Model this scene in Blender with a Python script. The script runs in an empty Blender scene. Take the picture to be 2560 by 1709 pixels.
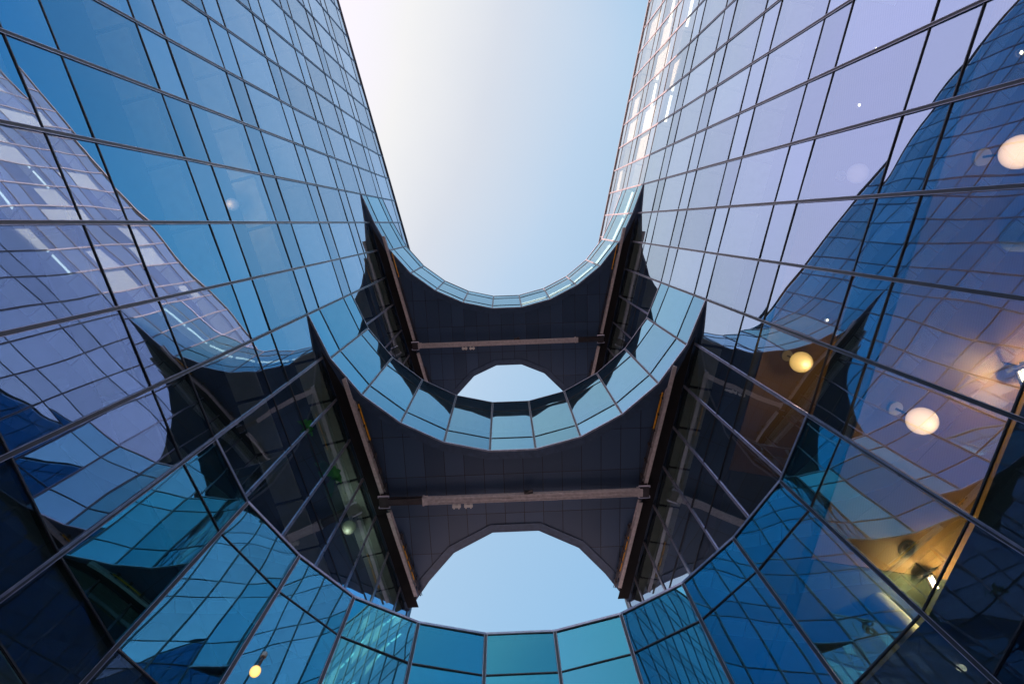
import bpy, math, random
from mathutils import Vector, Matrix, noise
random.seed(7)
scene = bpy.context.scene
COL = scene.collection

# ---------------------------------------------------------------- camera
CAM_Z = 1.6
F_PX, PX, PY = 1327.0, 1280.0, 854.5
def nrm(v): return Vector(v).normalized()
Zc = nrm((-23, -298.5, F_PX))
dL = nrm((1450, 5695, F_PX)); dR = nrm((-1090, 6058.5, F_PX))
dL = (dL - Zc*dL.dot(Zc)).normalized(); dR = (dR - Zc*dR.dot(Zc)).normalized()
Yc = (dL + dR).normalized(); Xc = Yc.cross(Zc)
W = Matrix((Xc, Yc, Zc))                       # camera axes (x right, y down, z forward) -> world
cam_d = bpy.data.cameras.new('camera'); cam = bpy.data.objects.new('camera', cam_d); COL.objects.link(cam)
r = W @ Vector((1,0,0)); u = W @ Vector((0,-1,0)); b = W @ Vector((0,0,-1))
cam.matrix_world = Matrix(((r.x,u.x,b.x,0.0),(r.y,u.y,b.y,0.0),(r.z,u.z,b.z,CAM_Z),(0,0,0,1)))
cam_d.sensor_width = 36.0; cam_d.lens = F_PX/2560*36.0
cam_d.clip_start = 0.05; cam_d.clip_end = 3000
scene.camera = cam
scene.render.resolution_x = 1024; scene.render.resolution_y = 683

# ---------------------------------------------------------------- sky, sun, exposure
SUN = Vector((-0.80, -0.42, 0.42)).normalized()
SUN_EL = math.asin(SUN.z); SUN_AZ = math.atan2(SUN.x, SUN.y)
world = bpy.data.worlds.new('World'); scene.world = world; world.use_nodes = True
nt = world.node_tree; nt.nodes.clear()
def wn(t, **k):
    n = nt.nodes.new(t)
    for a, v in k.items(): setattr(n, a, v)
    return n
out = wn('ShaderNodeOutputWorld'); bg = wn('ShaderNodeBackground')
sky = wn('ShaderNodeTexSky', sky_type='NISHITA', sun_disc=False)
sky.sun_elevation = SUN_EL; sky.sun_rotation = SUN_AZ
sky.air_density = 1.0; sky.dust_density = 1.2; sky.ozone_density = 2.0
tc = wn('ShaderNodeTexCoord')
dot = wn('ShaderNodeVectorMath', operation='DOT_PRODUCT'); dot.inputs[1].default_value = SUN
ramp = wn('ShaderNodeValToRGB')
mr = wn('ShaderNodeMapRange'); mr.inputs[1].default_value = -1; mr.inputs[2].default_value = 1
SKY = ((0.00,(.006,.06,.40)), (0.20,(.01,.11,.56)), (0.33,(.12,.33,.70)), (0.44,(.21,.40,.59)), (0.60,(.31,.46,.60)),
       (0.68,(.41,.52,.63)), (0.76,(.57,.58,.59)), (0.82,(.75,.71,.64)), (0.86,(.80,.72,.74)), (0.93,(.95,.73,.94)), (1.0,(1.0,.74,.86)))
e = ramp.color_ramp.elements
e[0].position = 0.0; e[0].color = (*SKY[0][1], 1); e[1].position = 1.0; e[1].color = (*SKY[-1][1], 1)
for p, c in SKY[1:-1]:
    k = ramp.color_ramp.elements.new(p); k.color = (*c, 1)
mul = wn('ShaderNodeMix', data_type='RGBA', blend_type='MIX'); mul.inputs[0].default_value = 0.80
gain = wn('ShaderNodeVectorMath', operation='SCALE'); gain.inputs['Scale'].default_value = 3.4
L = nt.links.new
hz = wn('ShaderNodeTexNoise'); hz.inputs['Scale'].default_value = 2.2; hz.inputs['Detail'].default_value = 5; hz.inputs['Roughness'].default_value = .55
hm = wn('ShaderNodeMapRange'); hm.inputs[3].default_value = -.05; hm.inputs[4].default_value = .05
ad = wn('ShaderNodeMath', operation='ADD')
L(tc.outputs['Generated'], hz.inputs['Vector']); L(hz.outputs[0], hm.inputs[0])
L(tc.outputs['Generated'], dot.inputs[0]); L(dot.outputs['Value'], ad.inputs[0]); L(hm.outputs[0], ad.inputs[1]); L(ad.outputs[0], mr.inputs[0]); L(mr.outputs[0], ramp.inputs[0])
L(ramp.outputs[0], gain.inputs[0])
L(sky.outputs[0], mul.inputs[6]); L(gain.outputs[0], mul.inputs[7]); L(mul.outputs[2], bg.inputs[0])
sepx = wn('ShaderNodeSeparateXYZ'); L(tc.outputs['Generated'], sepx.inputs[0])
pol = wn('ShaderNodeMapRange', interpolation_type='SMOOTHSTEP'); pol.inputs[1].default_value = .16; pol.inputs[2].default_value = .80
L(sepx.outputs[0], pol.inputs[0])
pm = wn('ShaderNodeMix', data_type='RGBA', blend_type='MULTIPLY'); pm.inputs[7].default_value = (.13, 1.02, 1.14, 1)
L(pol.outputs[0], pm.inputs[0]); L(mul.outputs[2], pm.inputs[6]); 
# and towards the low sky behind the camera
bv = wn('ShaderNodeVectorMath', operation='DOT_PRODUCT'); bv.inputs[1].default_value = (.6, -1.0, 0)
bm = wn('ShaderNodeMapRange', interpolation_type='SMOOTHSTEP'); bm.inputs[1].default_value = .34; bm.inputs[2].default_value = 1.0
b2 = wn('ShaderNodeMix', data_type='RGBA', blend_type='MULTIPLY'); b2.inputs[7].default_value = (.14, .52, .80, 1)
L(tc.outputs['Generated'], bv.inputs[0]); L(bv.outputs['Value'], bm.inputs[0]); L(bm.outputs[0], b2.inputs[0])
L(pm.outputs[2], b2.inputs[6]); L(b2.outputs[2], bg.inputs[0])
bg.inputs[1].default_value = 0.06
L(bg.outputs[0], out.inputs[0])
sd = bpy.data.lights.new('sun', 'SUN'); sd.energy = 5.0; sd.angle = math.radians(0.5); sd.color = (1.0, 0.60, 0.47)
so = bpy.data.objects.new('sun', sd); COL.objects.link(so)
so.rotation_euler = SUN.to_track_quat('Z', 'Y').to_euler()
vs = scene.view_settings
vs.view_transform = 'Standard'; vs.look = 'None'; vs.gamma = 1.0; vs.exposure = 2.78
scene.cycles.max_bounces = 10; scene.cycles.glossy_bounces = 7; scene.cycles.transparent_max_bounces = 14
scene.cycles.caustics_reflective = False; scene.cycles.caustics_refractive = False

# ---------------------------------------------------------------- materials
def newmat(name):
    m = bpy.data.materials.new(name); m.use_nodes = True
    return m, m.node_tree, m.node_tree.nodes.get('Principled BSDF')
def metal(name, col, rough=0.35, met=0.8, bump=0.02, scale=6.0, var=0.25):
    m, t, p = newmat(name)
    N = t.nodes.new; K = t.links.new
    tc = N('ShaderNodeTexCoord'); nz = N('ShaderNodeTexNoise'); nz.inputs['Scale'].default_value = scale; nz.inputs['Detail'].default_value = 4
    K(tc.outputs['Object'], nz.inputs['Vector'])
    mr = N('ShaderNodeMapRange'); mr.inputs[1].default_value = .25; mr.inputs[2].default_value = .75
    mr.inputs[3].default_value = 1-var; mr.inputs[4].default_value = 1+var
    K(nz.outputs[0], mr.inputs[0])
    hs = N('ShaderNodeHueSaturation'); hs.inputs['Color'].default_value = (*col, 1)
    K(mr.outputs[0], hs.inputs['Value']); K(hs.outputs[0], p.inputs['Base Color'])
    mr2 = N('ShaderNodeMapRange'); mr2.inputs[3].default_value = rough*.75; mr2.inputs[4].default_value = rough*1.3
    K(nz.outputs[0], mr2.inputs[0]); K(mr2.outputs[0], p.inputs['Roughness'])
    p.inputs['Metallic'].default_value = met
    return m
def glass(name, f0, tint, graz, trans, power=3.0, dirt=0.0):
    m = bpy.data.materials.new(name); m.use_nodes = True
    t = m.node_tree; t.nodes.clear(); N = t.nodes.new; K = t.links.new
    o = N('ShaderNodeOutputMaterial'); mx = N('ShaderNodeMixShader')
    tr = N('ShaderNodeBsdfTransparent'); tr.inputs[0].default_value = (*trans, 1)
    gl = N('ShaderNodeBsdfGlossy'); gl.inputs['Roughness'].default_value = 0.0
    lw = N('ShaderNodeLayerWeight'); lw.inputs[0].default_value = 0.5
    pw = N('ShaderNodeMath'); pw.operation = 'POWER'; pw.inputs[1].default_value = power
    mp = N('ShaderNodeMapRange'); mp.inputs[3].default_value = f0; mp.inputs[4].default_value = 1.0
    K(lw.outputs['Facing'], pw.inputs[0]); K(pw.outputs[0], mp.inputs[0]); K(mp.outputs[0], mx.inputs[0])
    cm = N('ShaderNodeMix'); cm.data_type = 'RGBA'; cm.inputs[6].default_value = (*tint, 1); cm.inputs[7].default_value = (*graz, 1)
    K(pw.outputs[0], cm.inputs[0])
    # faint variation from pane to pane: coating batches and a little dust
    at = N('ShaderNodeAttribute'); at.attribute_name = 'pane'
    vr = N('ShaderNodeMapRange'); vr.inputs[3].default_value = 0.84; vr.inputs[4].default_value = 1.08
    K(at.outputs['Fac'], vr.inputs[0])
    hs = N('ShaderNodeHueSaturation'); K(cm.outputs[2], hs.inputs['Color']); K(vr.outputs[0], hs.inputs['Value'])
    K(hs.outputs[0], gl.inputs['Color'])
    K(tr.outputs[0], mx.inputs[1]); K(gl.outputs[0], mx.inputs[2])
    # thin dust film, streaked downwards
    tcn = N('ShaderNodeTexCoord'); mpg = N('ShaderNodeMapping'); mpg.inputs['Scale'].default_value = (2.2, 2.2, 0.35)
    nz = N('ShaderNodeTexNoise'); nz.inputs['Scale'].default_value = 2.5; nz.inputs['Detail'].default_value = 5
    K(tcn.outputs['Object'], mpg.inputs[0]); K(mpg.outputs[0], nz.inputs['Vector'])
    dm = N('ShaderNodeMapRange'); dm.inputs[1].default_value = .45; dm.inputs[2].default_value = .8; dm.inputs[3].default_value = 0.012; dm.inputs[4].default_value = 0.032
    K(nz.outputs[0], dm.inputs[0])
    df = N('ShaderNodeBsdfDiffuse'); df.inputs[0].default_value = (.45,.5,.55,1)
    m2 = N('ShaderNodeMixShader'); K(dm.outputs[0], m2.inputs[0]); K(mx.outputs[0], m2.inputs[1]); K(df.outputs[0], m2.inputs[2])
    K(m2.outputs[0], o.inputs[0])
    return m
def matte(name, col, rough=.7, scale=3.0, var=.12, seams=None, spec=.3):
    m = metal(name, col, rough, 0.0, scale=scale, var=var)
    p = m.node_tree.nodes.get('Principled BSDF'); p.inputs['Specular IOR Level'].default_value = spec
    return m
def emit(name, col, s):
    m, t, p = newmat(name)
    p.inputs['Base Color'].default_value = (*col, 1); p.inputs['Emission Color'].default_value = (*col, 1); p.inputs['Emission Strength'].default_value = s
    p.inputs['Roughness'].default_value = .3
    if name.startswith('globe'):     # opal glass: brighter where one looks straight through to the bulb
        lw = t.nodes.new('ShaderNodeLayerWeight'); lw.inputs[0].default_value = .5
        mr = t.nodes.new('ShaderNodeMapRange'); mr.inputs[1].default_value = .05; mr.inputs[2].default_value = .9; mr.inputs[3].default_value = s*1.7; mr.inputs[4].default_value = s*.55
        t.links.new(lw.outputs['Facing'], mr.inputs[0]); t.links.new(mr.outputs[0], p.inputs['Emission Strength'])
        p.inputs['Base Color'].default_value = (.22,.20,.17,1)
    return m
def soffit_mat():
    m, t, p = newmat('soffit_metal'); N = t.nodes.new; K = t.links.new
    g = N('ShaderNodeNewGeometry'); sp = N('ShaderNodeSeparateXYZ'); K(g.outputs['Position'], sp.inputs[0])
    def line(sock, per, off, w):
        a = N('ShaderNodeMath'); a.operation = 'SUBTRACT'; K(sock, a.inputs[0]); a.inputs[1].default_value = off - 100*per
        d = N('ShaderNodeMath'); d.operation = 'DIVIDE'; K(a.outputs[0], d.inputs[0]); d.inputs[1].default_value = per
        fl = N('ShaderNodeMath'); fl.operation = 'FLOOR'; K(d.outputs[0], fl.inputs[0])
        fr = N('ShaderNodeMath'); fr.operation = 'FRACT'; K(d.outputs[0], fr.inputs[0])
        lt = N('ShaderNodeMath'); lt.operation = 'LESS_THAN'; K(fr.outputs[0], lt.inputs[0]); lt.inputs[1].default_value = w/per
        return lt.outputs[0], fl.outputs[0]
    lx, ix = line(sp.outputs[0], .69, .38, .022); ly, iy = line(sp.outputs[1], 1.53, 5.59, .022)
    mxn = N('ShaderNodeMath'); mxn.operation = 'MAXIMUM'; K(lx, mxn.inputs[0]); K(ly, mxn.inputs[1])
    cb = N('ShaderNodeCombineXYZ'); K(ix, cb.inputs[0]); K(iy, cb.inputs[1])
    wh = N('ShaderNodeTexWhiteNoise'); K(cb.outputs[0], wh.inputs[0])
    mr = N('ShaderNodeMapRange'); mr.inputs[3].default_value = .82; mr.inputs[4].default_value = 1.15; K(wh.outputs[0], mr.inputs[0])
    hs = N('ShaderNodeHueSaturation'); hs.inputs['Color'].default_value = (.045,.085,.165,1); K(mr.outputs[0], hs.inputs['Value'])
    mc = N('ShaderNodeMix'); mc.data_type = 'RGBA'; K(mxn.outputs[0], mc.inputs[0]); K(hs.outputs[0], mc.inputs[6]); mc.inputs[7].default_value = (.006,.007,.012,1)
    K(mc.outputs[2], p.inputs['Base Color'])
    p.inputs['Metallic'].default_value = .1; p.inputs['Roughness'].default_value = .42
    bp = N('ShaderNodeBump'); bp.invert = True; bp.inputs['Distance'].default_value = .01; bp.inputs['Strength'].default_value = .6
    K(mxn.outputs[0], bp.inputs['Height']); K(bp.outputs[0], p.inputs['Normal'])
    return m
def wood_ceiling():
    m, t, p = newmat('timber_ceiling'); N = t.nodes.new; K = t.links.new
    g = N('ShaderNodeNewGeometry'); w = N('ShaderNodeTexWave'); w.inputs['Scale'].default_value = 6; w.inputs['Distortion'].default_value = 1.2; w.inputs['Detail'].default_value = 3
    K(g.outputs['Position'], w.inputs['Vector'])
    cr = N('ShaderNodeValToRGB'); cr.color_ramp.elements[0].color = (.26,.165,.075,1); cr.color_ramp.elements[1].color = (.31,.20,.10,1)
    K(w.outputs[0], cr.inputs[0]); K(cr.outputs[0], p.inputs['Base Color']); p.inputs['Roughness'].default_value = .6
    return m
M = {}
M['glass'] = glass('tinted_glass', .49, (.53,.74,1.0), (.82,.90,1.0), (.82,.92,.87))
M['bridge_glass'] = glass('teal_glass', .50, (.25,.62,.88), (.55,.76,.88), (.62,.76,.72))
M['front_glass'] = glass('deep_teal_glass', .52, (.13,.66,.84), (.40,.76,.88), (.62,.76,.72))
M['lobby_glass'] = glass('clear_lobby_glass', .10, (.35,.6,.9), (.7,.85,1.0), (.55,.66,.64), power=4.0)
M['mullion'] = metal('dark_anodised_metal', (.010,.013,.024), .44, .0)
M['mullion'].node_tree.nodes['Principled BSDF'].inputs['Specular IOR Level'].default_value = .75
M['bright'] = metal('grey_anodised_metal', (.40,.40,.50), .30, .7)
M['soffit'] = soffit_mat()
M['trim'] = metal('soffit_trim_metal', (.055,.095,.175), .38, .15)
M['black'] = matte('black_shade_and_fittings', (.008,.008,.010), .8)  # black lamp fittings, and the painted shade of the soffit channels
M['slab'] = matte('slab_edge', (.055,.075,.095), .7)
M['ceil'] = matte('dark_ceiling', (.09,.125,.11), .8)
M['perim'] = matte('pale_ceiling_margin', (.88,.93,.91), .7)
M['floor'] = matte('office_carpet', (.55,.55,.52), .95)
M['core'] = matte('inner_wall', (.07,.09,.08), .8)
M['wood'] = wood_ceiling()
M['clad'] = metal('outer_cladding', (.10,.12,.15), .5, .3)
M['gantry'] = metal('gantry_paint', (.60,.57,.61), .5, .0, scale=9, var=.22)
M['gantryd'] = metal('gantry_dark_metal', (.07,.06,.065), .45, .6)
M['yellow'] = matte('yellow_hose', (.75,.36,.03), .5)
M['white'] = matte('white_casing', (.75,.75,.74), .5)
M['blind'] = matte('white_blind', (.66,.63,.58), .8)
M['globe'] = emit('globe_warm', (1.0,.55,.16), .20)
M['globe_pale'] = emit('globe_pale', (1.0,.58,.36), .26)
M['globe_green'] = emit('globe_green', (.35,.50,.30), .03)
M['globe_dim'] = emit('globe_dim', (.60,.45,.45), .035)
M['bulb'] = emit('bulb_bright', (1.0,.86,.62), 1.2)
M['strip'] = emit('strip_light', (1.0,.90,.74), .6)
M['leaf'] = matte('leaf_green', (.07,.42,.12), .5)
M['soil'] = matte('planter_grey', (.04,.045,.04), .6)
M['paving'] = matte('granite_paving', (.24,.25,.26), .7, scale=14, var=.2)
M['column'] = matte('plaster_column', (.22,.28,.25), .6)

# ---------------------------------------------------------------- mesh helpers
class MB:
    def __init__(s): s.v = []; s.f = []; s.m = []; s.a = []
    def quad(s, a, b, c, d, mi=0):
        i = len(s.v); s.v += [tuple(a), tuple(b), tuple(c), tuple(d)]; s.f.append((i,i+1,i+2,i+3)); s.m.append(mi)
    def hexa(s, p, mi=0):           # 8 corners: bottom ring 0-3, top ring 4-7
        i = len(s.v); s.v += [tuple(q) for q in p]
        for f in ((3,2,1,0),(4,5,6,7),(0,1,5,4),(1,2,6,5),(2,3,7,6),(3,0,4,7)): s.f.append(tuple(i+k for k in f)); s.m.append(mi)
    def box(s, x0,x1,y0,y1,z0,z1, mi=0):
        s.hexa([(x0,y0,z0),(x1,y0,z0),(x1,y1,z0),(x0,y1,z0),(x0,y0,z1),(x1,y0,z1),(x1,y1,z1),(x0,y1,z1)], mi)
    def beam(s, a, b, w, h, up=(0,0,1), mi=0):   # box from a to b; w across, h along up
        a = Vector(a); b = Vector(b); d = (b-a).normalized(); up = Vector(up)
        sd_ = d.cross(up)
        if sd_.length < 1e-4: sd_ = d.cross(Vector((1,0,0)))
        sd_.normalize(); up = sd_.cross(d).normalized()
        q = []
        for p in (a, b):
            q.append([p - sd_*w/2 - up*h/2, p + sd_*w/2 - up*h/2, p + sd_*w/2 + up*h/2, p - sd_*w/2 + up*h/2])
        s.hexa(q[0] + q[1], mi)
    def tube(s, pts, rad, seg=10, mi=0):
        pts = [Vector(p) for p in pts]; rings = []
        for k, p in enumerate(pts):
            d = (pts[min(k+1,len(pts)-1)] - pts[max(k-1,0)]).normalized()
            ax = d.cross(Vector((0,0,1)));  ax = ax if ax.length > 1e-3 else d.cross(Vector((1,0,0))); ax.normalize(); ay = d.cross(ax)
            rr = rad[k] if isinstance(rad, (list, tuple)) else rad
            i = len(s.v); s.v += [tuple(p + (ax*math.cos(t)+ay*math.sin(t))*rr) for t in [2*math.pi*j/seg for j in range(seg)]]; rings.append(i)
        for a_, b_ in zip(rings, rings[1:]):
            for j in range(seg): s.f.append((a_+j, a_+(j+1)%seg, b_+(j+1)%seg, b_+j)); s.m.append(mi)
        s.f.append(tuple(rings[0]+j for j in range(seg))[::-1]); s.m.append(mi); s.f.append(tuple(rings[-1]+j for j in range(seg))); s.m.append(mi)
    def lathe(s, c, prof, seg=28, mi=0):        # prof: (radius, z) list
        c = Vector(c); rings = []
        for (rr, z) in prof:
            i = len(s.v); s.v += [(c.x+rr*math.cos(2*math.pi*j/seg), c.y+rr*math.sin(2*math.pi*j/seg), c.z+z) for j in range(seg)]; rings.append(i)
        for a_, b_ in zip(rings, rings[1:]):
            for j in range(seg): s.f.append((a_+j, a_+(j+1)%seg, b_+(j+1)%seg, b_+j)); s.m.append(mi)
    def prism(s, poly, z0, z1, mi=0):
        n = len(poly); i = len(s.v)
        s.v += [(p[0],p[1],z0) for p in poly] + [(p[0],p[1],z1) for p in poly]
        s.f.append(tuple(i+k for k in range(n))[::-1]); s.f.append(tuple(i+n+k for k in range(n))); s.m += [mi, mi]
        for k in range(n): s.f.append((i+k, i+(k+1)%n, i+n+(k+1)%n, i+n+k)); s.m.append(mi)
    def strip(s, pa, pb, z0, z1, mi=0):         # slab between two polylines of equal length
        for k in range(len(pa)-1):
            a, b, c, d = pa[k], pa[k+1], pb[k+1], pb[k]
            s.hexa([(a[0],a[1],z0),(b[0],b[1],z0),(c[0],c[1],z0),(d[0],d[1],z0),(a[0],a[1],z1),(b[0],b[1],z1),(c[0],c[1],z1),(d[0],d[1],z1)], mi)
    def pane(s, p0, p1, z0, z1, nin, big=True):  # slightly pillowed pane from p0 to p1, with a value per pane
        n = 8
        i = len(s.v); R_ = random.random
        amp = (R_()*1.3-.45)*.0060; tu = (R_()-.5)*.016; tv = (R_()-.5)*.016; sx = R_()*100; pv = R_()
        wv = .0035
        p0 = Vector((p0[0],p0[1])); p1 = Vector((p1[0],p1[1]))
        for j in range(n+1):
            for k in range(n+1):
                a = k/n; b_ = j/n
                q = p0.lerp(p1, a); z = z0+(z1-z0)*b_
                d = amp*16*a*(1-a)*b_*(1-b_) + tu*(a-.5) + tv*(b_-.5)
                d += wv*noise.noise(Vector((a*1.6+sx, b_*(z1-z0)*.9, sx*.37)))
                s.v.append((q.x+nin[0]*d, q.y+nin[1]*d, z))
        for j in range(n):
            for k in range(n):
                a = i+j*(n+1)+k; s.f.append((a, a+1, a+n+2, a+n+1)); s.m.append(0); s.a.append(pv)
    def build(s, name, mats, parent=None, smooth=False):
        me = bpy.data.meshes.new(name); me.from_pydata(s.v, [], s.f); me.update()
        if not isinstance(mats, (list, tuple)): mats = [mats]
        for m in mats: me.materials.append(m)
        me.polygons.foreach_set('material_index', s.m)
        if smooth: me.polygons.foreach_set('use_smooth', [True]*len(s.f))
        if s.a and len(s.a) == len(s.f):
            at = me.attributes.new('pane', 'FLOAT', 'FACE'); at.data.foreach_set('value', s.a)
        o = bpy.data.objects.new(name, me); COL.objects.link(o)
        if parent is not None:
            o.parent = parent; o.matrix_parent_inverse = Matrix.Translation(parent.location).inverted()
        return o
def tag(o, label=None, cat=None, group=None, kind=None):
    if label: o['label'] = label
    if cat: o['category'] = cat
    if group: o['group'] = group
    if kind: o['kind'] = kind
    return o
def thing(name, loc, label, cat, group=None):
    o = bpy.data.objects.new(name, None); COL.objects.link(o); o.location = loc; o.empty_display_size = .5
    return tag(o, label, cat, group)
Wt = W.transposed()
def px(p):                       # size bookkeeping only: which panes show largest
    c = Wt @ (Vector(p) - Vector((0,0,CAM_Z)))
    if c.z < .15: return None
    return PX + F_PX*c.x/c.z, PY + F_PX*c.y/c.z
def seen_area(p0, p1, z0, z1):
    q = [px((a[0],a[1],z)) for a, z in ((p0,z0),(p1,z0),(p1,z1),(p0,z1))]
    if any(v is None for v in q):
        return 0
    q = [(min(max(x,0),2560), min(max(y,0),1709)) for x, y in q]
    return abs(sum(q[k][0]*q[(k+1)%4][1]-q[(k+1)%4][0]*q[k][1] for k in range(4)))/2

# ---------------------------------------------------------------- layout of the building
X0 = .05
STEP = 1.478; YS = -1.72
def wall(y): return 7.50 - .2115*(y + 1.72)
lev = lambda k: 9.36 + 3.977*k + CAM_Z           # underside of spandrel band k
BAND = 1.12
ROOF = lev(7) + BAND
ROWS = [(0.0, lev(-2))] if False else []
zs = [0.0, lev(-2)-1.2]
for k in range(-2, 8):
    zs += [lev(k), lev(k)+BAND]
zs = sorted(set(zs))
Z0B, Z2B, Z1B = lev(0)+BAND, lev(2), lev(5)      # top of low bridge; undersides of middle and top bridges
BR_H = 3.977 + BAND
A1 = [(7.50,-1.72),(6.95,-.235),(6.24,1.26),(5.215,2.535),(3.92,3.55),(2.44,4.27),(.825,4.66)]
A2 = [(6.56,2.74),(6.00,4.235),(5.07,5.56),(3.84,6.62),(2.39,7.40),(.805,7.79)]
A0 = [(6.25,4.19),(5.78,5.69),(4.83,7.035),(3.735,8.14),(2.33,8.885),(.80,9.27)]
F2 = [(.84,10.90),(2.30,11.67),(3.28,12.80),(4.155,14.07)]
F1 = [(.72,7.88),(2.02,8.46),(3.10,9.6),(3.75,11.3),(4.155,14.07)]
F0 = [(.84,10.90),(2.30,11.67),(3.28,12.80),(4.155,14.07)]
def full(half):   # half polyline (x>0) -> whole arc from left to right; half is given centre-last or centre-first
    h = sorted(half, key=lambda p: -p[0])
    return [(X0-p[0], p[1]) for p in h] + [(X0+p[0], p[1]) for p in reversed(h)]
ykeys = [YS + STEP*k for k in range(-16, 11)] + [14.07]
def covered(y, z):
    ym = y + .1; 
    return (ym > 4.1 and z < Z0B-.05) or (ym > 2.7 and Z2B-.05 < z < Z2B+BR_H-.05) or (ym > -1.72 and Z1B-.05 < z < Z1B+BR_H-.05)

def mullion_line(mb, a, b, nin, w=.070, dpt=.030):
    """double-fin cap: two fins with a dark slot between them, standing into the courtyard"""
    a = Vector(a); b = Vector(b); n = Vector((nin[0], nin[1], 0)); d = (b-a).normalized(); sd_ = d.cross(n).normalized()
    for s_ in (-1, 1):
        c = sd_*(s_*w*.33)
        mb.beam(a+c+n*dpt*.42, b+c+n*dpt*.42, w*.34, dpt, up=n)
    mb.beam(a+n*.012, b+n*.012, w*.5, .02, up=n)
    if w > .06:                  # edge highlights, drawn as thin pale strips on the outer corners
        for s_ in (-1, 1):
            c = sd_*(s_*w*.49); mb.beam(a+c+n*dpt*.9, b+c+n*dpt*.9, .009, .008, up=n, mi=1)

def facade_panes(cells, root, cap=100, gm='glass'):
    """cells: (p0, p1, z0, z1, nin). Largest ones in view become parts of their own."""
    cells = [(seen_area(c[0], c[1], c[2], c[3]), i, c) for i, c in enumerate(cells)]
    cells.sort(key=lambda t: (-t[0], t[1]))
    rest = MB(); n = 0; zlob = lev(-1)+BAND-.01
    mats = [M[gm], M['lobby_glass']]
    for ar, i, c in cells:
        lob = c[3] <= zlob+.05
        if n < cap and ar > 60:
            m = MB(); m.pane(*c); m.build('window_pane', mats[lob], root, smooth=True); n += 1
        else:
            k = len(rest.f); rest.pane(*c); rest.m[k:] = [int(lob)]*(len(rest.f)-k)
    if rest.v:
        o = rest.build('window_pane', mats, root, smooth=True)
        if len(cells) > cap: o['kind'] = 'stuff'

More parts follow.
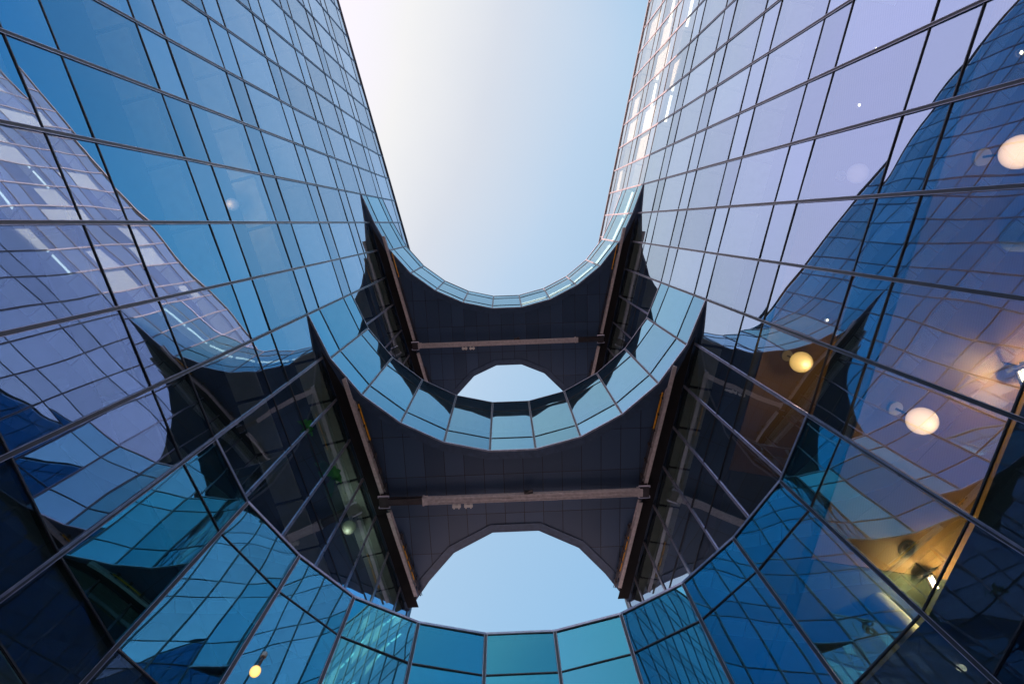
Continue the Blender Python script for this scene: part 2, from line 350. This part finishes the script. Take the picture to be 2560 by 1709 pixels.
def tower(s, label):
    root = thing('glass_tower', (X0+s*(wall(-6)+4), -6, 0), label, 'tower', 'twin glass office towers facing each other')
    P = lambda y, off=0.0: (X0 + s*(wall(y)+off*.978), y + off*.2115*.978)   # off > 0 goes into the building
    nin = Vector((-s, -.2115, 0)).normalized()           # towards the courtyard
    cells = []
    for y0, y1 in zip(ykeys, ykeys[1:]):
        for z0, z1 in zip(zs, zs[1:]):
            if covered(y0, z0): continue
            a, b_ = P(y0), P(y1)
            cells.append((a, b_, z0, z1, (nin.x, nin.y)))
    facade_panes(cells, root, 100)
    # vertical mullions
    for j, y in enumerate(ykeys):
        a = P(y); runs = []
        for z0, z1 in zip(zs, zs[1:]):
            if covered(y-.05 if j else y, z0) and covered(y-.3, z0) : continue
            if runs and abs(runs[-1][1]-z0) < .001: runs[-1][1] = z1
            else: runs.append([z0, z1])
        for z0, z1 in runs:
            mb = MB(); mullion_line(mb, (a[0],a[1],z0), (a[0],a[1],z1), nin)
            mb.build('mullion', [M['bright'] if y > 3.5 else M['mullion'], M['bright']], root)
    # transoms
    for z in zs[1:]:
        mb = MB()
        for y0, y1 in zip(ykeys, ykeys[1:]):
            if covered(y0, z) and covered(y0, z-.2): continue
            a, b_ = P(y0), P(y1)
            mullion_line(mb, (a[0],a[1],z), (b_[0],b_[1],z), nin, w=.044, dpt=.014)
        mb.build('transom', M['mullion'], root)
    # parapet coping
    mb = MB(); a, b_ = P(ykeys[0]), P(14.07)
    mb.beam((a[0],a[1],ROOF+.10), (b_[0],b_[1],ROOF+.10), .14, .10); mb.build('coping', M['mullion'], root)
    # floor slabs, ceilings, pale ceiling margins
    yy = [ykeys[0], ykeys[8], YS, 14.07]
    for k in range(-2, 8):
        z = lev(k); mb = MB()
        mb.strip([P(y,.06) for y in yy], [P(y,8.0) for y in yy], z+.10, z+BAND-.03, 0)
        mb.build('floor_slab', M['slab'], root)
        mb = MB(); mb.strip([P(y,.22) for y in (ykeys[0],14.0)], [P(y,5.9) for y in (ykeys[0],14.0)], z+BAND-.028, z+BAND-.012); mb.build('floor_finish', M['floor'], root)
        mb = MB(); warm = (s > 0 and k in (0, 1))
        if warm:
            mb.strip([P(y,.24) for y in (-6, 6.8)], [P(y,7.9) for y in (-6, 6.8)], z+.045, z+.092)
            mb.build('ceiling', M['wood'], root)
            mb = MB(); mb.strip([P(y,.3) for y in (6.82, 14.0)], [P(y,7.9) for y in (6.82, 14.0)], z+.045, z+.092); mb.build('ceiling', M['ceil'], root)
            mb = MB(); mb.strip([P(y,1.0) for y in (ykeys[0], -6.02)], [P(y,7.9) for y in (ykeys[0], -6.02)], z+.045, z+.092)
            mb.build('ceiling', M['ceil'], root)
        else:
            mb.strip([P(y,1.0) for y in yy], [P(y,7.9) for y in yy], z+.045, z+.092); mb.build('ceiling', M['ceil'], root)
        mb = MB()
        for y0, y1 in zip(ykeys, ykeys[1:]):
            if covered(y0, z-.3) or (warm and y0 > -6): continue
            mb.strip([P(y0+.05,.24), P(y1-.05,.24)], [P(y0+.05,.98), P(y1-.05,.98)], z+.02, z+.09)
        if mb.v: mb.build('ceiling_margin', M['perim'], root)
    if s > 0:
        for k, j, f0_, f1_ in ((6,-1,.0,.35),(6,-3,.1,.8),(6,-4,.0,.5),(6,-7,.2,.9),(5,-2,.1,.7),(5,-3,.0,.8),(5,-5,.1,.9),(5,-6,.0,.6),(5,-9,.1,.6),(4,-4,.2,.9),(4,-7,.0,.7),(6,-10,.0,.9),(4,-10,.3,.8),(5,-8,.0,.9),(6,-12,.2,1)):
            za, zb_ = lev(k)+BAND, lev(k+1); y0 = YS+STEP*j
            zt = zb_-(zb_-za)*f0_*.4-.05; zl = zb_-(zb_-za)*f1_
            mb = MB(); nsl = max(3, int((zt-zl)/.16))
            for q in range(nsl):
                z_ = zl+(zt-zl)*q/nsl
                mb.strip([P(y0+.12,.16), P(y0+STEP-.12,.16)], [P(y0+.12,.19), P(y0+STEP-.12,.19)], z_, z_+(zt-zl)/nsl*.93)
            mb.build('window_blind', M['blind'], root)
    # inner wall, columns, end walls, outer cladding, roof
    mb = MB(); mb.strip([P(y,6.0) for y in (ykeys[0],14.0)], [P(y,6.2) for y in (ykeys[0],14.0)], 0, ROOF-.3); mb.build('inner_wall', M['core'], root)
    for y in [YS+STEP*k for k in (-14,-9,-4,1,6)]:
        mb = MB(); c = P(y+.4, 1.9); mb.lathe((c[0],c[1],0), [(.26,0),(.26,ROOF-.4)], 20); mb.build('column', M['column'], root, smooth=True)
    mb = MB(); mb.strip([P(y,8.05) for y in (ykeys[0]-.1,14.5)], [P(y,8.4) for y in (ykeys[0]-.1,14.5)], 0, ROOF)
    a = [P(ykeys[0]-.25,.0), P(ykeys[0],.0)]; b2 = [P(ykeys[0]-.25,8.0), P(ykeys[0],8.0)]
    mb.strip(a, b2, 0, ROOF)
    a = [P(14.09,.0), P(14.34,.0)]; b2 = [P(14.09,8.0), P(14.34,8.0)]
    mb.strip(a, b2, 0, ROOF)
    mb.build('outer_wall', M['clad'], root)
    mb = MB(); mb.strip([P(ykeys[0],.12), P(14.07,.12)], [P(ykeys[0],8.0), P(14.07,8.0)], ROOF-.25, ROOF-.02); mb.build('roof', M['clad'], root)
    return root, P, nin

def bridge(label, near, far, zb, ztop, zlist, has_soffit=True, soff_k=None):
    root = thing('glass_bridge', (X0, (near[-1][1]+far[0][1])/2, 0 if not has_soffit else zb), label, 'bridge', 'curved glass bridges linking the towers')
    N_ = full(near); Fp = full(far)
    cells = []
    # near facade
    for a, b_ in zip(N_, N_[1:]):
        d = Vector((b_[0]-a[0], b_[1]-a[1], 0)).normalized(); nin = Vector((d.y, -d.x, 0))
        if nin.y > 0 and abs(nin.y) > .0: nin = -nin
        for z0, z1 in zip(zlist, zlist[1:]): cells.append((a, b_, z0, z1, (nin.x, nin.y)))
    facade_panes(cells, root, 100, 'bridge_glass' if has_soffit else 'front_glass')
    for i, a in enumerate(N_):
        if i in (0, len(N_)-1) and has_soffit: continue
        p = N_[max(i-1,0)]; q = N_[min(i+1,len(N_)-1)]
        d = Vector((q[0]-p[0], q[1]-p[1], 0)).normalized(); nin = Vector((d.y, -d.x, 0))
        mb = MB(); mullion_line(mb, (a[0],a[1],zlist[0]), (a[0],a[1],zlist[-1]), nin); mb.build('mullion', [M['mullion'], M['bright']], root)
    for z in zlist:
        mb = MB()
        for a, b_ in zip(N_, N_[1:]):
            d = Vector((b_[0]-a[0], b_[1]-a[1], 0)).normalized(); nin = Vector((d.y, -d.x, 0))
            mullion_line(mb, (a[0],a[1],z), (b_[0],b_[1],z), nin, w=.044, dpt=.014)
        if z != 0: mb.build('transom', M['mullion'], root)
    # far facade as glass too
    mb = MB()
    for a, b_ in zip(Fp, Fp[1:]):
        for z0, z1 in zip(zlist, zlist[1:]): mb.pane(a, b_, z0, z1, (0, 1))
    mb.build('rear_glazing', M['glass'], root, smooth=True)
    def off(pl, d):
        o = []
        for i, p in enumerate(pl):
            a = Vector(pl[max(i-1,0)]); c = Vector(pl[min(i+1,len(pl)-1)]); t = (c-a).normalized(); n = Vector((-t.y, t.x))
            x, y = p[0]+n.x*d, p[1]+n.y*d; w_ = wall(y)+(9 if (d > .155 or d == .05) else 0)
            o.append((X0+max(-w_, min(w_, x-X0)), y))
        return o
    # outline polygon of the plan: near arc, down the side wall line, far arc
    eps = .02
    poly = off(N_, .04) + [(p[0], p[1]-.02) for p in reversed(Fp)]
    mb = MB(); mb.prism(poly, ztop-.10, ztop-.012); mb.build('roof', M['clad'], root)
    coping = MB()
    cp = off(N_, -.02); cp2 = off(N_, .14); coping.strip(cp, cp2, ztop+.005, ztop+.07)
    coping.build('coping', M['bright'], root)
    # interior slabs / ceilings set back from the glass
    inner = off(N_, .05); inner2 = off(N_, .95); innerp = inner + [(p[0], p[1]-.15) for p in reversed(Fp)]
    for i, z in enumerate(zlist[:-1]):
        if i % 2 == 0 or has_soffit is False:
            pass
    for z in [q for q in zlist if any(abs(q-lev(k)) < .01 for k in range(-2, 8))]:
        top = min(z+BAND-.05, ztop-.12)
        if abs(z-zb) < .01 and has_soffit: z = z+.05
        mb = MB(); mb.prism(innerp, z+.06, top); mb.build('floor_slab', M['slab'], root)
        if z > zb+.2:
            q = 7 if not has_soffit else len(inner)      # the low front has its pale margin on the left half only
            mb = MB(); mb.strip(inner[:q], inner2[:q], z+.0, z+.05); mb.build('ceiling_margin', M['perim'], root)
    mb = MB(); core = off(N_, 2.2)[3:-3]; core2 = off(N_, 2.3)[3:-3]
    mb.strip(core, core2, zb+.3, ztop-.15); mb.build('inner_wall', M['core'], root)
    if has_soffit:
        w_ = .02
        # soffit reaches the side walls; the channel's shade is laid on as black strips
        def lim(p, off):  # clamp x inside the wall
            x = p[0]-X0; s_ = 1 if x > 0 else -1
            return (X0 + s_*min(abs(x), wall(p[1])-off), p[1])
        poly = [(p[0], p[1]+.005) for p in N_] + [(p[0], p[1]) for p in reversed(Fp)]
        mb = MB(); mb.prism(poly, zb-.015, zb+.04); mb.build('soffit', M['soffit'], root)
        def offset_poly(pl, d):
            o = []
            for i, p in enumerate(pl):
                a = Vector(pl[max(i-1,0)]); c = Vector(pl[min(i+1,len(pl)-1)]); t = (c-a).normalized(); n = Vector((-t.y, t.x))
                o.append((p[0]+n.x*d, p[1]+n.y*d))
            return o
        for pl, d in ((N_, .30), (Fp, -.28)):
            q = offset_poly(pl, d)
            mb = MB(); mb.strip(pl, q, zb-.045, zb-.017); mb.build('soffit_trim', M['trim'], root)
        # near lip: a slim bright edge under the glass
        mb = MB()
        for a, b_ in zip(N_, N_[1:]): mb.beam((a[0],a[1]-.02,zb-.03), (b_[0],b_[1]-.02,zb-.03), .06, .05)
        mb.build('edge_flashing', M['bright'], root)
        mb = MB()
        for a, b_ in zip(Fp, Fp[1:]): mb.beam((a[0],a[1]+.01,zb+.10), (b_[0],b_[1]+.01,zb+.10), .05, .3)
        mb.build('edge_flashing', M['trim'], root)
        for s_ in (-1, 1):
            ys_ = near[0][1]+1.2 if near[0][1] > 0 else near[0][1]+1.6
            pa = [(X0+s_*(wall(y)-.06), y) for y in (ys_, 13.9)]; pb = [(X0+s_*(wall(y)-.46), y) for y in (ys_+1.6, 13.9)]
            mb = MB(); mb.strip(pa, pb, zb-.075, zb-.047); mb.build('channel_shade', M['black'], root)  # flat black sheet below the soffit, standing in for a recess's darkness
    return root

PL = tower(-1, 'left glass tower in deep blue with the other tower mirrored in its panes')
PR = tower(1, 'right glass tower in pale lilac with warm lamps lit behind its lower panes')
low_z = [0.0, lev(-2)-1.2, lev(-2), lev(-2)+BAND, lev(-1), lev(-1)+BAND, lev(0), lev(0)+BAND]
bridge('low curved glass front across the bottom, below the large opening of sky', A0, F0, 0, Z0B, low_z, has_soffit=False)
bridge('middle curved bridge with wide glass band above the large half-round opening', A2, F2, Z2B, Z2B+BR_H, [Z2B, Z2B+BAND, lev(3), lev(3)+BAND])
bridge('topmost curved bridge with thin teal glass band against the open sky', A1, F1, Z1B, Z1B+BR_H, [Z1B, Z1B+BAND, lev(6), lev(6)+BAND])

# ---------------------------------------------------------------- cleaning gantries hung under the two upper bridges
def gantry(zb, yb, ystart, label, dark_left):
    z = zb - .22
    root = thing('cleaning_gantry', (X0, yb, zb), label, 'gantry', 'cleaning gantries under the bridges')
    for s in (-1, 1):
        off = .56
        R = lambda y, o=0: (X0+s*(wall(y)-off-o), y, z)
        for (y0, y1) in ((ystart, yb-.25), (yb+.45, min(13.5, yb+4.4) if zb > 25 else 13.3)):
            mb = MB(); a = Vector(R(y0)); b_ = Vector(R(y1))
            mb.beam(a, b_, .13, .05); mb.beam(a+Vector((0,0,.10)), b_+Vector((0,0,.10)), .035, .16)
            mb.beam(a+Vector((0,0,.19)), b_+Vector((0,0,.19)), .13, .025)
            rail = mb.build('rail', M['gantry'], root)
            mb = MB(); a2 = Vector(R(y0+.8, .17)); b2 = Vector(R(y1, .17)); mb.tube([a2, b2], .022, 8)
            mb.tube([a2+Vector((s*-.05,0,.03)), b2+Vector((s*-.05,0,.03))], .014, 8)
            mb.build('cable_pipe', M['gantryd'], root)
            n = 6; mb = MB()
            for k in range(n):
                t = (k+.5)/n; c = a2.lerp(b2, t); mb.box(c.x-.035, c.x+.035, c.y-.05, c.y+.05, c.z-.03, c.z+.20)
            mb.build('rail_bracket', M['gantryd'], root)
        ya = ystart+.9 if zb > 25 else ystart + .9
        mb = MB(); mb.tube([R(ya,.20), R(ya+1.3,.20)], .03, 8); mb.build('hose', M['yellow'], root)
        if zb < 25:
            mb = MB(); mb.tube([R(11.2,.14), R(12.6,.14)], .03, 8); mb.build('hose', M['yellow'], root)
        # end carriage
        mb = MB(); c = Vector(R(yb)); c.z -= .02
        mb.box(c.x-.16, c.x+.16, c.y-.20, c.y+.20, c.z-.10, c.z+.12); mb.box(c.x-.10, c.x+.10, c.y-.30, c.y+.30, c.z-.02, c.z+.06)
        ca = mb.build('end_carriage', M['gantryd'], root)
        for dy in (-.2, .2):
            mb = MB(); mb.tube([(c.x-.2, c.y+dy, c.z-.04), (c.x+.2, c.y+dy, c.z-.04)], .05, 12); mb.build('wheel', M['bright'], ca, smooth=False)
    xl = X0-(wall(yb)-.62); xr = X0+(wall(yb)-.62); zz = z-.06
    cut = xl+1.35 if dark_left else xr-1.35
    la, lb = (cut, xr-.1) if dark_left else (xl+.1, cut)
    da, db = (xl+.1, cut) if dark_left else (cut, xr-.1)
    yo = .02
    mb = MB()
    mb.box(la, lb, yb-.12, yb+.10, zz-.10, zz+.06); mb.box(la, lb, yb-.14, yb-.12, zz-.12, zz-.08); mb.box(la, lb, yb+.10, yb+.12, zz-.12, zz-.08)
    mb.box(la, lb, yb-.012, yb+.012, zz-.12, zz-.10)
    mb.build('cross_beam', M['gantry'], root)
    mb = MB(); mb.box(da, db, yb-.11, yb+.09, zz-.06, zz+.05); mb.box(da, db, yb-.16, yb-.12, zz-.02, zz+.03); mb.box(da, db, yb+.12, yb+.15, zz-.02, zz+.03)
    mb.build('telescopic_beam', M['gantryd'], root)
    mb = MB()
    for x in (cut-.05, la+.02 if not dark_left else lb-.1):
        mb = MB(); mb.box(x, x+.06, yb-.16, yb+.14, zz-.14, zz+.08); mb.box(x+.06, x+.18, yb-.145, yb+.125, zz-.125, zz+.065); mb.build('beam_collar', M['gantry'], root)
    x = X0-2.2 if zb < 25 else X0-2.6
    for dx in (0, .42):
        mb = MB(); mb.box(x+dx, x+dx+.30, yb+.19, yb+.29, zz-.10, zz+.0); mb.box(x+dx+.04, x+dx+.09, yb+.13, yb+.32, zz-.12, zz-.09); mb.box(x+dx+.21, x+dx+.26, yb+.13, yb+.32, zz-.12, zz-.09)
        mb.build('trolley', M['white'], root)
    mb = MB(); mb.tube([(X0+.35, yb-.16, zz-.1), (X0+.62, yb-.30, zz-.1)], .03, 8); mb.box(X0+.34, X0+.66, yb-.24, yb-.15, zz-.08, zz+.0); mb.build('hook', M['gantryd'], root)
gantry(Z2B, 9.42, 4.9, 'cleaning gantry beam and rails under the middle bridge', True)
gantry(Z1B, 6.55, .5, 'cleaning gantry beam and rails under the topmost bridge', False)

# ---------------------------------------------------------------- lamps behind the glass
def pos(x, y, h):                # a photo pixel and a height above the camera give a plan position
    d = W @ Vector(((x-PX)/F_PX, (y-PY)/F_PX, 1)); d *= h/d.z
    return Vector((d.x, d.y, h+CAM_Z))
def globe_lamp(x, y, h, hc, rad, label, mat, power, tint=(1.0,.60,.30), group='globe pendant lamps behind the glass'):
    p = pos(x, y, h); zc = hc + CAM_Z
    root = thing('globe_lamp', (p.x, p.y, zc), label, 'lamp', group)
    mb = MB(); prof = [(rad*math.sin(t)+.001, -rad*math.cos(t)) for t in [math.pi*j/22 for j in range(23)]]
    mb.lathe(p, prof, 36); mb.build('globe', mat, root, smooth=True)
    mb = MB(); mb.tube([p+Vector((0,0,rad*.95)), (p.x,p.y,zc)], .02, 10); mb.build('stem', M['gantryd'], root)
    mb = MB(); mb.lathe((p.x,p.y,zc-.06), [(.001,0),(rad*.55,0),(rad*.55,.055)], 24); mb.build('ceiling_rose', M['white'], root)
    if power:
        ld = bpy.data.lights.new('lamp_light', 'POINT'); ld.energy = power*.5; ld.color = tint; ld.shadow_soft_size = .15
        lo = bpy.data.objects.new('lamp_light', ld); COL.objects.link(lo); lo.location = (p.x, p.y, p.z-rad-.2)
        lo.parent = root; lo.matrix_parent_inverse = Matrix.Translation(root.location).inverted()
def room(x, y):                  # height of the tower wall at this pixel and of the ceiling of the room behind it
    d = W @ Vector(((x-PX)/F_PX, (y-PY)/F_PX, 1)); a, b_ = d.x/d.z, d.y/d.z; s_ = 1 if a > 0 else -1
    h = (X0 + s_*(7.5-.2115*1.72))/(a + s_*.2115*b_)
    for k in range(-2, 8):
        if lev(k)-CAM_Z > h: return h, lev(k)-CAM_Z+.04
for x, y, dh, rad, label, mat, power in (
    (2003, 905, .45, .26, 'yellow glowing globe lamp beside the dark opening of the right tower', 'globe', 14),
    (2305, 1052, .45, .24, 'largest peach globe lamp low in the right tower, over the wide pane', 'globe_pale', 5),
    (2550, 380, .45, .26, 'peach globe lamp cut by the right edge of the picture', 'globe_pale', 1.5),
    (2144, 434, .45, .22, 'faint pinkish globe lamp among pale lilac panes of the right tower', 'globe_dim', 0),
    (580, 511, .45, .19, 'faint globe lamp alone in the blue panes of the left tower', 'globe_dim', 4),
    (872, 1318, .45, .24, 'dim green globe behind the left passage glass, with light added for the passage', 'globe_green', 6)):  # the green globe's point light is added to brighten the dark passage
    hw, hc = room(x, y)
    globe_lamp(x, y, max(hc-dh-rad, hw+.35), hc, rad, label, M[mat], power, (.80,1.0,.82) if mat == 'globe_green' else (1.0,.60,.30))
c0, c1 = 9.36+.04, 13.337+.04
globe_lamp(638, 1677, 5.12, 5.383, .06, 'small round lit lamp at the bottom left in the low curved front', M['globe'], 0)
def downlight(x, y, hc, label, power=0):
    p = pos(x, y, hc-.03)
    root = thing('downlight', (p.x,p.y,hc+CAM_Z), label, 'ceiling light', 'small round ceiling lights')
    mb = MB(); mb.lathe(p, [(.028,.0),(.05,-.015),(.06,0),(.06,.03)], 20); mb.build('bezel', M['white'], root, smooth=True)
    mb = MB(); mb.lathe(p, [(.001,-.006),(.028,-.006)], 20); mb.build('bulb', M['bulb'], root)
for x, y, label in (
    (2148, 263, 'small round downlight below the faint globe lamp of the right tower'),
    (2190, 123, 'small round downlight near the top of the right tower front'),
    (2553, 132, 'yellow round downlight at the far right edge near the top'),
    (588, 512, 'tiny bright downlight beside the faint left globe lamp'),
    (517, 272, 'tiny bright downlight high in the blue panes of the left tower'),
    (2068, 800, 'tiny bright downlight within the mirrored blue tower')):
    downlight(x, y, room(x, y)[1], label)
def track_light(x, y, hc, label, rz, power):
    p = pos(x, y, hc-.30)
    root = thing('ceiling_spotlight', (p.x,p.y,hc+CAM_Z), label, 'ceiling light', 'dark ceiling spotlights with lit tubes')
    d = Vector((math.cos(rz), math.sin(rz), 0)); n = Vector((-d.y, d.x, 0))
    mb = MB(); mb.tube([p+d*.0, p+Vector((0,0,.30))], .018, 8)
    mb.beam(p-n*.22, p+n*.22, .035, .02); mb.beam(p-n*.22+d*.03, p-n*.05-d*.05, .03, .02); mb.beam(p+n*.22-d*.05, p+n*.02, .03, .02); mb.build('bracket', M['black'], root)
    mb = MB(); mb.beam(p+d*.05, p+d*.42, .16, .03, mi=0); mb.build('housing', M['black'], root)
    for s in (-1, 1):
        mb = MB(); q = p+n*(.035*s)-Vector((0,0,.03)); mb.tube([q+d*.08, q+d*.40], .018, 8); mb.build('tube_lamp', M['bulb'], root)
    ld = bpy.data.lights.new('lamp_light', 'POINT'); ld.energy = power; ld.color = (1.0,.60,.24); ld.shadow_soft_size = .08
    lo = bpy.data.objects.new('lamp_light', ld); COL.objects.link(lo); lo.location = p + d*.25 - Vector((0,0,.02))
    lo.parent = root; lo.matrix_parent_inverse = Matrix.Translation(root.location).inverted()
track_light(2319, 1431, c0, 'dark ceiling spotlight on the brightly lit timber ceiling, lower right', math.radians(60), 80)
track_light(2545, 916, c0, 'dark ceiling spotlight at the right edge beside the peach globe', math.radians(60), 48)

def vent(x, y, label):
    p = pos(x, y, room(x, y)[1])
    root = thing('ceiling_vent', p, label, 'vent', None)
    mb = MB(); mb.lathe(p, [(.001,-.004),(.05,-.004),(.055,-.014),(.08,-.014),(.085,-.004),(.115,-.004),(.12,-.016),(.15,-.016),(.16,.0)], 28); mb.build('grille', M['gantryd'], root, smooth=False)
    mb = MB(); mb.lathe(p, [(.16,-.012),(.185,-.010),(.19,.0)], 28); mb.build('rim', M['core'], root)
vent(2269, 1371, 'round grey vent in the lit timber ceiling, above the lower right spotlight')

# linear lights behind the topmost bridge and the upper right panes
def linear_light(a, b, z, label):
    root = thing('linear_light', ((a[0]+b[0])/2, (a[1]+b[1])/2, z), label, 'ceiling light', 'lit linear ceiling lights high in the right tower and top bridge')
    mb = MB(); mb.beam((a[0],a[1],z), (b[0],b[1],z), .16, .05); mb.build('casing', M['white'], root)
    mb = MB(); mb.beam((a[0],a[1],z-.03), (b[0],b[1],z-.03), .12, .012); mb.build('diffuser', M['strip'], root)
NB = full(A1)
for k in range(7, 13):
    a, b_ = Vector(NB[k]), Vector(NB[k+1]); t = (b_-a).normalized(); n = Vector((-t.y, t.x))*.42
    linear_light(a+n+t*.06, b_+n-t*.06, lev(6)-.02, 'lit linear light in the top bridge, facet %s from the right wall' % ['first','second','third','fourth','fifth','sixth'][12-k])
for (k, j0, j1, w) in ((5,-6,-1,'lower row'),(6,-9,-3,'upper row')):
    for j in range(j0, j1, 1):
        y0 = YS+STEP*j
        if (j*7+k) % 3 == 0: continue
        g = lambda y: (X0+wall(y)+.42, y)
        o = linear_light(g(y0+.1), g(y0+STEP-.1), lev(k)-.01, 'lit linear light in the right tower, %s, %s' % (w, ['','nearest the bridge','second from the bridge','third from the bridge','fourth from the bridge','fifth from the bridge','sixth from the bridge','seventh from the bridge','eighth from the bridge','ninth from the bridge'][-j]))

# ---------------------------------------------------------------- plants behind the left passage glazing
def plant(x, y, h, n, size, label):
    p = pos(x, y, h)
    root = thing('potted_plant', (p.x, p.y, p.z-size*1.2), label, 'plant', 'leafy plants behind the left passage glass')
    mb = MB(); mb.lathe((p.x,p.y,p.z-size*1.6), [(.001,size*.35),(size*.10,size*.35),(size*.14,size*.65),(size*.12,size*.65)], 18); mb.build('pot', M['soil'], root, smooth=True)
    mb = MB()
    for k in range(n):
        az = 2*math.pi*k/n + random.random()*.6; ln = size*(.7+.6*random.random()); w = size*.13; el = .5+.7*random.random()
        pts = []
        for t in [i/6 for i in range(7)]:
            rr = ln*t*math.cos(el); zz = ln*(t*math.sin(el)*1.1 - .75*t*t)
            pts.append((Vector((p.x+rr*math.cos(az), p.y+rr*math.sin(az), p.z-size*.8+zz)), w*math.sin(math.pi*min(t*.92+.06,1))))
        sd_ = Vector((-math.sin(az), math.cos(az), 0))
        for (a, wa), (b_, wb) in zip(pts, pts[1:]):
            mb.quad(a-sd_*wa, a+sd_*wa, b_+sd_*wb, b_-sd_*wb)
            mb.quad(a-sd_*wa, b_-sd_*wb, b_+sd_*wb+Vector((0,0,.004)), a+sd_*wa+Vector((0,0,.004)))
    mb.build('foliage', M['leaf'], root)
plant(768, 1060, 15.0, 16, .6, 'spiky green plant behind the left passage glass, upper one')
plant(835, 1168, 15.8, 18, .85, 'broad-leaved green plant behind the left passage glass, lower one')

# ---------------------------------------------------------------- ground
mb = MB(); mb.quad((-900,-900,0),(900,-900,0),(900,900,0),(-900,900,0)); g = mb.build('ground', M['paving']); tag(g, kind='structure')
